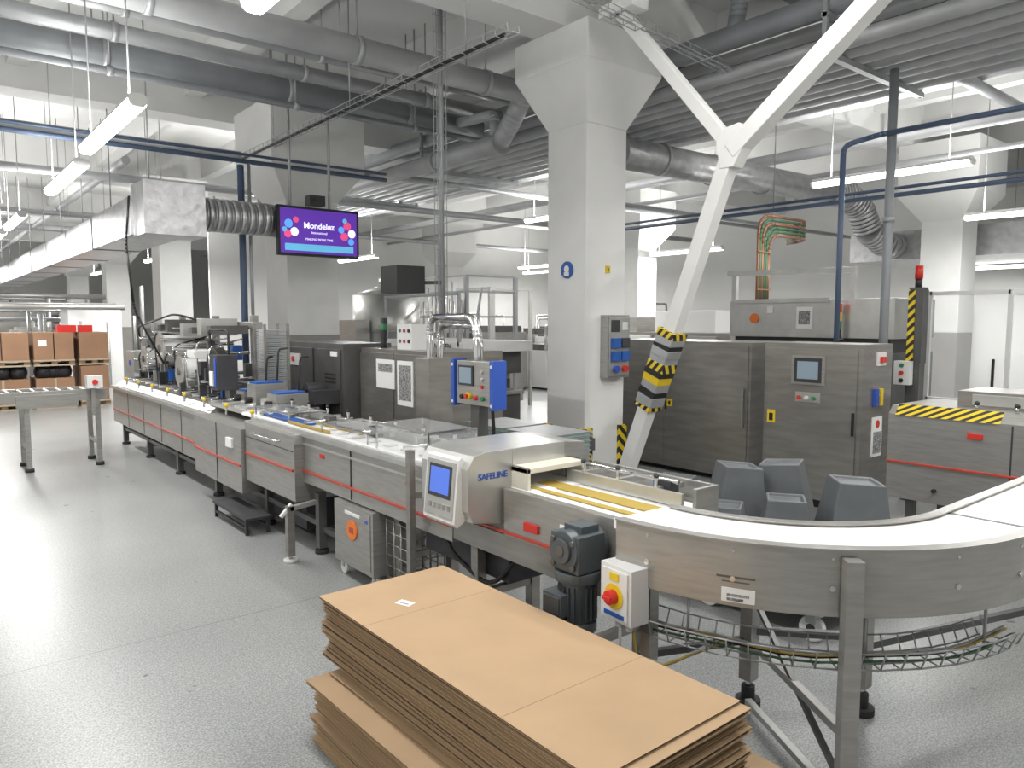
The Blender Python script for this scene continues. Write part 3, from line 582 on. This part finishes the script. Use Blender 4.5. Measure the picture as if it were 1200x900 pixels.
# ---------------------------------------------------------------- bins
m=M('ingredient_tote_bins')
def tote(x,y,z0,w,d,h,rot,lean=0):
    m.x=Matrix.Translation((x,y,z0))@Matrix.Rotation(rot,4,'Z')@Matrix.Rotation(lean,4,'X')
    a,b_=w/2,d/2;k=.66
    def ring(s_,z): return [(-a*s_,-b_*s_,z),(a*s_,-b_*s_,z),(a*s_,b_*s_,z),(-a*s_,b_*s_,z)]
    vs=ring(1,0)+ring(k,h)+ring(k*.86,h)+ring(k*.80,h-.02)
    fs=[(0,3,2,1),(12,13,14,15)]
    for o in (0,4,8):
        for i in range(4): fs.append((o+i,o+(i+1)%4,o+4+(i+1)%4,o+4+i))
    m.add(vs,fs,'bin_grey'); m.box(-a-.015,a+.015,-b_-.015,b_+.015,-.01,.02,'bin_grey')
    m.x=None
T=[(4.0,3.16,.26,.36,.36,.38,.3,0),(4.15,2.80,.26,.36,.36,.50,.9,.08),(4.12,2.40,.26,.34,.34,.36,.6,0),(4.5,2.62,.28,.38,.38,.48,.4,-.08),(4.42,2.14,.26,.40,.40,.47,.75,.05),(3.8,2.62,.25,.32,.32,.34,.5,0)]
for t in T: tote(*t)
m.box(3.55,4.75,1.85,3.35,.18,.25,'galv')
for x in (3.65,4.15,4.65):
    for y in (1.95,2.6,3.2): m.cyl((x-.02,y,.07),(x+.02,y,.07),.07,'plastic_white',18); m.cyl((x-.022,y,.07),(x+.022,y,.07),.03,'dark',12); m.box(x-.03,x+.03,y-.03,y+.03,.1,.18,'galv')
m.done(.006)
# ---------------------------------------------------------------- Y brace
m=M('steel_y_brace')
J=(5.0,3.43,3.05)
m.beam((5.0,4.62,0.0),J,.12,.12,'white_paint',(1,0,0)); m.beam((5.0,3.44,2.98),(5.0,2.05,4.05),.13,.14,'white_paint',(1,0,0)); m.beam((5.0,2.1,4.0),(5.0,1.8,4.72),.13,.13,'white_paint',(1,0,0))
m.beam((5.0,3.42,2.98),(5.0,4.60,4.35),.10,.10,'white_paint',(1,0,0))
m.prism([(3.52,2.86),(3.40,2.86),(3.28,3.06),(3.36,3.18),(3.50,3.16),(3.56,3.06)],'x',4.935,5.065,'white_paint')
m.box(4.9,5.1,4.4,4.8,4.35,4.45,'white_paint'); m.beam((5.0,4.6,4.35),(5.0,4.6,4.75),.14,.14,'white_paint'); m.box(4.88,5.12,4.5,4.74,0,.02,'white_paint')
d=(Vector(J)-Vector((5.0,4.62,0))).normalized(); P0=Vector((5.0,4.62,0)); L=lambda z: P0+d*(z/d.z)
zz=.93;i=0
seq=['hazard_fine','galv','black','galv','yellow','black','hazard_fine','galv','galv','black','galv','hazard_fine']
while zz<1.6:
    hh=.045+.03*random.random(); r=.17+.02*random.random()
    q0=L(zz)+Vector((0,0,random.uniform(-.015,.015))); m.beam(q0,L(zz+hh),r,r,seq[i%len(seq)],(1,0,0)); zz+=hh*.92; i+=1
m.done(.006)
m=M('mandatory_sign'); m.cyl((5.175,5.48,2.2),(5.19,5.48,2.2),.085,'blue_sign',28); m.cyl((5.172,5.48,2.21),(5.175,5.48,2.21),.035,'paper',16); m.box(5.172,5.175,5.445,5.515,2.14,2.18,'paper'); m.done()
m=M('warning_sign'); m.box(5.46,5.52,5.205,5.22,2.17,2.24,'yellow'); m.box(5.48,5.5,5.203,5.206,2.19,2.22,'green'); m.done()
m=M('socket_panel')
m.box(5.40,5.72,5.12,5.22,1.12,1.75,'steel'); m.box(5.42,5.70,5.11,5.12,1.14,1.73,'steel_light')
m.box(5.44,5.56,5.08,5.11,1.42,1.52,'blue_sign'); m.box(5.58,5.69,5.08,5.11,1.42,1.52,'dark'); m.box(5.44,5.56,5.08,5.11,1.29,1.39,'blue_sign'); m.box(5.58,5.69,5.08,5.11,1.29,1.39,'blue_sign'); m.box(5.44,5.56,5.105,5.11,1.58,1.7,'dark'); m.cyl((5.63,5.07,1.21),(5.63,5.11,1.21),.035,'red',14); m.cyl((5.50,5.07,1.21),(5.50,5.11,1.21),.035,'blue',14); m.box(5.6,5.68,5.105,5.11,1.6,1.68,'plastic_white')
m.done(.004)
# ---------------------------------------------------------------- TV
m=M('ceiling_hung_television')
m.box(3.42,4.46,8.5,8.56,2.46,3.04,'black'); m.box(3.45,4.43,8.495,8.5,2.49,3.01,'tv_purple')
for x in (3.62,4.12): m.cyl((x,8.6,3.0),(x,8.6,ZC),.018,'galv',8)
m.box(3.5,4.3,8.56,8.62,2.6,2.9,'dark'); m.box(3.85,4.05,8.56,8.7,3.08,3.2,'dark'); m.cyl((3.9,8.56,3.14),(3.9,8.54,3.14),.03,'black',10)
m.box(3.5,4.38,8.492,8.495,2.52,2.60,'tv_teal')
for cx_,cz,r,c in((3.55,2.83,.05,'tv_cyan'),(3.62,2.74,.05,'tv_white'),(3.54,2.71,.045,'tv_pink'),(3.64,2.88,.035,'tv_pink'),(3.50,2.76,.03,'tv_teal'),(4.30,2.85,.05,'tv_pink'),(4.36,2.76,.05,'tv_white'),(4.26,2.72,.05,'tv_pink'),(4.22,2.80,.04,'tv_cyan'),(4.35,2.66,.04,'tv_cyan'),(4.27,2.91,.03,'tv_teal')):
    m.cyl((cx_,8.491,cz),(cx_,8.495,cz),r,c,18)
tv=m.done(.003)
text('screen_title','Mondelez',(3.93,8.49,2.82),FY,.10,'tv_white',tv,.002); text('screen_subtitle','International',(3.93,8.49,2.74),FY,.04,'tv_white',tv); text('screen_caption','MAKING MORE TIME',(3.93,8.49,2.66),FY,.038,'tv_white',tv)
# ---------------------------------------------------------------- ceiling services
m=M('overhead_steam_pipes')
for y,z,r,c in((8.05,4.2,.13,'pipe_grey'),(7.62,4.28,.075,'galv'),(6.45,4.2,.12,'pipe_light'),(7.2,4.34,.05,'galv'),(7.86,4.0,.035,'pipe_grey'),(6.8,4.40,.035,'pipe_light'),(8.55,4.3,.09,'pipe_light')):
    m.cyl((X0+.1,y,z),(6.0 if y>7 else 5.3,y,z),r,c,18)
    for x in (-1,1.6,3.4,4.9):
        m.cyl((x-.03,y,z),(x+.03,y,z),r+.012,'galv',18); m.cyl((x,y,z+r),(x,y,ZC),.008,'galv',6)
m.bend([(5.3,6.45,4.2),(5.45,6.45,4.2),(5.5,6.75,3.95),(5.6,7.1,3.8)],.11,'pipe_light',.1,14,4)
m.cyl((5.6,7.1,3.8),(5.6,12.2,3.8),.11,'pipe_light',18); m.cyl((5.6,7.06,3.8),(5.6,7.1,3.8),.14,'galv',18); m.cyl((5.6,8.4,3.8),(5.6,8.46,3.8),.14,'galv',18)
m.bend([(5.6,7.2,3.9),(5.6,7.2,4.15),(5.6,8.0,4.2)],.06,'pipe_light',.08,12,4)
m.done()
m=M('overhead_pipe_bundle')
for i,(x,r) in enumerate(((6.35,.07),(6.6,.06),(6.82,.06),(7.05,.09),(7.3,.05),(7.5,.05),(7.75,.1),(8.0,.05))):
    m.cyl((x,Y0+.1,4.0+r),(x,19.9,4.0+r),r,'pipe_light' if i%3 else 'galv',14)
for i,(x,r) in enumerate(((6.35,.11),(6.75,.07),(7.05,.07),(7.3,.07))): m.cyl((x,Y0+.1,4.31+r),(x,14,4.31+r),r,'pipe_light' if i%2 else 'pipe_grey',14)
for y in (1.2,3.4,6.6,9.8,13,16.5,19.5):
    m.box(6.2,8.15,y-.03,y+.03,3.95,4.0,'galv'); m.box(6.2,7.4,y-.03,y+.03,4.27,4.31,'galv')
    for x in (6.22,8.12): m.box(x-.02,x+.02,y-.02,y+.02,3.95,ZC,'galv')
m.bend([(6.35,4.4,4.42),(6.35,4.35,4.7),(6.35,4.3,5.0),(7.6,4.3,5.0)],.08,'pipe_grey',.1,12,4)
m.done()
m=M('wire_cable_tray')
def tray(p0,p1,w,side,mt='galv',step=.15):
    p0=Vector(p0);p1=Vector(p1);d=(p1-p0);Ln=d.length;d.normalize();s_=Vector(side).normalized();u=d.cross(s_)
    if u.z<0:u=-u
    for k,h in((-.5,.05),(-.5,0),(0,0),(.5,0),(.5,.05)): m.cyl(p0+s_*w*k+u*h,p1+s_*w*k+u*h,.004,mt,5)
    for i in range(int(Ln/step)+1):
        q=p0+d*step*i
        m.beam(q-s_*w/2,q+s_*w/2,.005,.005,mt)
        m.beam(q-s_*w/2,q-s_*w/2+u*.05,.005,.005,mt,(1,0,0)); m.beam(q+s_*w/2,q+s_*w/2+u*.05,.005,.005,mt,(1,0,0))
tray((3.6,4.4,3.82),(3.6,10.4,3.82),.11,(1,0,0))
tray((3.0,4.35,4.3),(6.2,4.35,4.05),.12,(0,1,0))
tray((3.9,5.85,4.6),(3.9,5.85,1.6),.10,(1,0,0))
for y in (5,7,9): m.cyl((3.6,y,3.8),(3.6,y,ZC),.006,'galv',6)
m.cyl((3.94,5.87,1.42),(3.94,5.87,ZC),.018,'galv',8); m.cyl((3.6,4.5,3.83),(3.6,10.3,3.83),.015,'black',8)
m.box(3.5,3.8,5.95,6.25,1.95,2.2,'black'); m.beam((3.8,6.0,2.05),(3.93,5.87,2.05),.03,.03,'dark')
m.done()
m=M('blue_conduit')
m.cyl((X0+.1,9.1,3.6),(5.2,9.1,3.6),.028,'blue_pipe',10); m.cyl((X0+.1,9.1,3.68),(5.2,9.1,3.68),.018,'blue_pipe',10); m.tube([(3.22,9.1,3.55),(3.22,9.1,1.0)],.04,'blue_pipe',10); m.tube([(3.32,9.1,3.6),(3.32,9.1,1.0)],.02,'galv',10)
for x in (-1,.6,2.2): m.cyl((x,9.1,3.6),(x,9.1,ZC),.007,'galv',6)
m.done()
m=M('compressed_air_pipe')
m.cyl((8.1,1.5,3.0),(8.1,8.0,3.0),.025,'blue_pipe',10); m.cyl((8.1,1.5,3.07),(8.1,8.0,3.07),.018,'blue_pipe',10)
m.bend([(6.8,3.5,1.5),(6.8,3.5,3.3),(7.05,3.3,3.40),(7.05,1.2,3.40)],.025,'blue_pipe',.08,10,4)
for y in (2,5,7.5): m.cyl((8.1,y,3.0),(8.1,y,ZC),.008,'galv',6)
m.done()
m=M('vertical_service_pipe'); m.cyl((7.1,3.2,0),(7.1,3.2,3.97),.04,'pipe_grey',12); m.cyl((7.2,3.25,1.5),(7.2,3.25,3.97),.02,'galv',10); m.cyl((7.1,3.2,2.6),(7.1,3.2,2.65),.055,'galv',12)
m.done()
m=M('ventilation_duct')
m.box(1.95,2.5,8.9,30,2.62,3.02,'foil')
for y in range(9,30,2): m.box(1.94,2.51,y,y+.04,2.61,3.03,'galv'); m.cyl((2.2,y+.1,3.0),(2.2,y+.1,ZC),.008,'galv',6)
m.box(1.98,2.6,8.45,8.95,2.6,3.15,'foil')
for i in range(9): x=2.6+i*.09; m.cyl((x,8.75,2.88),(x+.06,8.75,2.88),.19,'foil',20); m.cyl((x+.06,8.75,2.88),(x+.09,8.75,2.88),.175,'foil',20)
m.cyl((3.4,8.75,2.88),(3.6,8.9,2.88),.19,'foil',20)
m.bend([(1.9,8.7,3.0),(1.85,8.7,2.5),(1.95,8.9,1.8),(2.3,9.2,1.2)],.012,'black',.1,8,5)
m.done()
m=M('extraction_duct')
m.cyl((6.8,6.3,3.72),(11.6,6.2,3.75),.19,'foil',24)
for x in (7.5,8.6,9.8,11.0): m.cyl((x,6.27,3.73),(x+.05,6.27,3.73),.205,'galv',24)
pts=[(11.6,6.2,3.75),(12.1,6.15,3.75),(12.5,6.1,3.55),(12.7,6.05,3.2),(13.2,6.0,3.0),(14.5,6.0,3.0)]
for i in range(len(pts)-1):
    a,b_=Vector(pts[i]),Vector(pts[i+1]);n=6
    for k in range(n): m.cyl(a.lerp(b_,k/n),a.lerp(b_,(k+.8)/n),.22,'foil',18)
m.box(13.6,17.9,4.0,6.8,2.75,3.25,'foil'); m.done()
m=M('insulated_tube_arch')
for i,(c) in enumerate(['copper','tube_green','copper','tube_green','tube_green','copper']):
    o=i*.05
    m.bend([(8.86+o,5.68,1.93),(8.86+o,5.68,3.10-o),(10.15,5.68,3.10-o),(10.45,6.2,3.10-o)],.020,c,.28,8,7)
for z in (2.1,2.35,2.6): m.box(8.83,9.14,5.65,5.66,z,z+.015,'copper')
m.done()
m=M('ceiling_service_pipes')
for x,y0,y1,z,r in((8.7,Y0+.1,19.9,4.3,.06),(9.1,Y0+.1,19.9,4.35,.09),(10.2,Y0+.1,19.9,4.1,.07),(10.6,Y0+.1,19.9,4.15,.05),(11.4,Y0+.1,19.9,3.98,.04),(2.6,12,30,4.0,.06),(0.3,9.5,30,3.9,.05),(3.0,12,30,3.7,.04),(-.6,10,30,4.0,.07)):
    m.cyl((x,y0,z),(x,y1,z),r,'pipe_light',12)
for y,x0,x1,z,r in((10.2,-2.8,17,3.9,.05),(12.4,-2.8,17,3.8,.06),(14.2,-2.8,17,4.1,.05),(18,-2.8,17,3.9,.06),(22,-2.8,6,4.0,.08),(3.2,8.3,17,4.2,.06),(8.5,8.3,17,3.6,.04)):
    m.cyl((x0,y,z),(x1,y,z),r,'galv',12)
for i in range(24):
    x=-1+random.random()*5;y=9.5+random.random()*12; m.cyl((x,y,3.6),(x,y,ZC),.006,'galv',5)
m.done()
# ---------------------------------------------------------------- left roller conveyor
m=M('roller_conveyor')
m.box(-2.0,1.80,9.75,9.79,.78,.90,'steel'); m.box(-2.0,1.80,10.25,10.29,.78,.90,'steel')
for i in range(30): m.cyl((-1.95+i*.127,9.79,.875),(-1.95+i*.127,10.25,.875),.025,'steel_light',10)
for x in (-1.8,-.4,1.0,1.7):
    for y in (9.77,10.27): m.box(x-.025,x+.025,y-.025,y+.025,.04,.8,'steel'); m.cyl((x,y,0),(x,y,.04),.045,'rubber',12)
    m.box(x-.02,x+.02,9.77,10.27,.25,.29,'steel')
m.box(1.58,1.74,9.62,9.75,.92,1.06,'plastic_white'); m.cyl((1.66,9.60,.99),(1.66,9.62,.99),.03,'red',12); m.box(1.63,1.67,9.68,9.72,.6,.92,'steel'); m.box(.9,1.5,9.72,9.75,.72,.86,'steel')
m.done()
def pallet(m,x0,x1,z,y0=16.6):
    for j in range(3):
        m.box(x0,x1,y0+.02+j*.45,y0+.12+j*.45,z,z+.03,'beige')
        for c in (x0+.05,(x0+x1)/2,x1-.05): m.box(c-.05,c+.05,y0+.02+j*.45,y0+.12+j*.45,z+.03,z+.09,'card_mid')
    m.box(x0,x1,y0,y0+1.05,z+.09,z+.12,'beige')
m=M('palletised_carton_stack')
for (x0,x1) in((-.2,.85),(.92,1.80),(1.86,2.54),(2.62,3.14)):
    yb=16.6
    pallet(m,x0,x1,0)
    if x1<3: 
        m.box(x0+.02,x1-.02,yb+.03,yb+1.0,.12,.58,'card_far'); m.box((x0+x1)/2-.02,(x0+x1)/2+.02,yb+.026,yb+.03,.12,.58,'beige')
        n=3
        for i in range(n): m.sph((x0+.18+i*(x1-x0-.36)/(n-1),yb+.3,.70),.17,'black_bag',12)
    else: m.box(x0+.02,x1-.02,yb+.03,yb+1.0,.12,.80,'card_far')
    pallet(m,x0,x1,.82)
    if x1<3:
        m.box(x0+.01,(x0+x1)/2-.01,yb+.02,yb+1.0,.94,1.46,'card_far'); m.box((x0+x1)/2+.01,x1-.01,yb+.02,yb+1.0,.94,1.46,'card_far')
        m.box(x0+.08,x0+.22,yb+.015,yb+.02,1.2,1.32,'paper')
    else: m.box(x0+.01,x1-.01,yb+.02,yb+1.0,.94,1.46,'card_far')
for (x0,x1) in((2.3,2.62),(2.68,2.9)): m.box(x0,x1,16.8,17.1,1.46,1.60,'red')
m.done()
m=M('process_plant_pipework')
def clear(x,y,w=0): return not any(abs(x+w/2-c[0])<.5+w/2 and abs(y+w/2-c[1])<.5+w/2 for c in ROW1+ROW2)
for i in range(60):
    x=-2.4+random.random()*8.2;y=19+random.random()*14
    if clear(x,y): m.cyl((x,y,0),(x,y,1.6+random.random()*1.0),.03+.05*random.random(),random.choice(['steel','steel_light','galv','steel_light']),8)
for i in range(30):
    x=-2.4+random.random()*7.2;y=20.5+random.random()*13;w=.5+random.random()*.8;h=1.0+random.random()*1.1
    if clear(x,y,w): m.box(x,x+w,y,y+w,0,h,random.choice(['steel','steel_cab','steel_light','plastic_white']))
for i in range(16):
    y=20+random.random()*14;z=1.5+random.random()*.9; m.cyl((-2.5,y,z),(4.2,y,z),.03+.03*random.random(),random.choice(['steel','galv']),8)
m.done()
m=M('production_machinery_row')
for i in range(34):
    x=7.9+random.random()*8.2;y=12.8+random.random()*5.6
    w=.5+random.random()*.7;h=.9+random.random()*.7
    if not clear(x,y,w*1.5): continue
    m.box(x,x+w,y,y+w,.05,h,random.choice(['steel','steel_cab','plastic_white','steel_light','plastic_white'])); m.box(x+.1,x+w-.1,y+.1,y+w-.1,0,h+.15,'steel_dark')
    if i%3==0: m.bend([(x+.1,y+.1,h),(x+.1,y+.1,h+.6),(x+w,y+.1,h+.6),(x+w,y+.1,h)],.03,'steel_light',.06,8,3)
m.done()
m=M('portal_frame_machine')
for y in (11.2,12.4):
    for x in (8.6,9.6): m.box(x-.03,x+.03,y-.03,y+.03,0,2.3,'steel_light')
    m.beam((8.6,y,2.3),(9.6,y,2.3),.05,.05,'steel_light')
for x in (8.6,9.6): m.beam((x,11.2,2.3),(x,12.4,2.3),.05,.05,'steel_light')
m.box(8.7,9.5,11.3,12.3,.1,1.3,'steel'); m.box(8.75,9.45,11.35,12.25,0,.1,'dark'); m.done()
m=M('moulding_machine')
m.box(9.6,11.6,6.6,9.8,.1,1.5,'steel_cab'); m.box(9.55,9.6,6.8,8.0,.4,1.45,'steel'); m.box(9.55,9.6,8.1,9.6,.4,1.45,'plastic_white'); m.box(9.7,11.5,6.7,9.7,0,.1,'black'); m.box(9.8,10.8,7.0,8.2,1.5,1.85,'plastic_white'); m.box(9.8,11,8.6,9.5,1.5,1.75,'steel'); m.box(9.53,9.55,7.0,7.2,1.1,1.35,'blue_sign'); m.done(.005)
m=M('storage_cabinet')
for y in (6.2,7.6,9.2): m.box(16.5,17.9,y,y+1.2,.0,1.9,'plastic_white'); m.box(16.48,16.5,y+.1,y+1.1,.3,1.8,'steel_light')
m.done()
# ---------------------------------------------------------------- camera, world
cd=bpy.data.cameras.new('camera'); cd.sensor_width=36; cd.lens=870/1200*36; cd.clip_end=200
co=bpy.data.objects.new('camera',cd); S.collection.objects.link(co); S.camera=co
co.location=(0,0,1.7); co.rotation_euler=(math.radians(90)-math.atan(75/870),0,-math.radians(39.2))
w=bpy.data.worlds.new('world'); S.world=w; w.use_nodes=True; w.node_tree.nodes['Background'].inputs[0].default_value=(.9,.95,1,1); w.node_tree.nodes['Background'].inputs[1].default_value=.3
S.view_settings.view_transform='Standard'; S.view_settings.exposure=.08
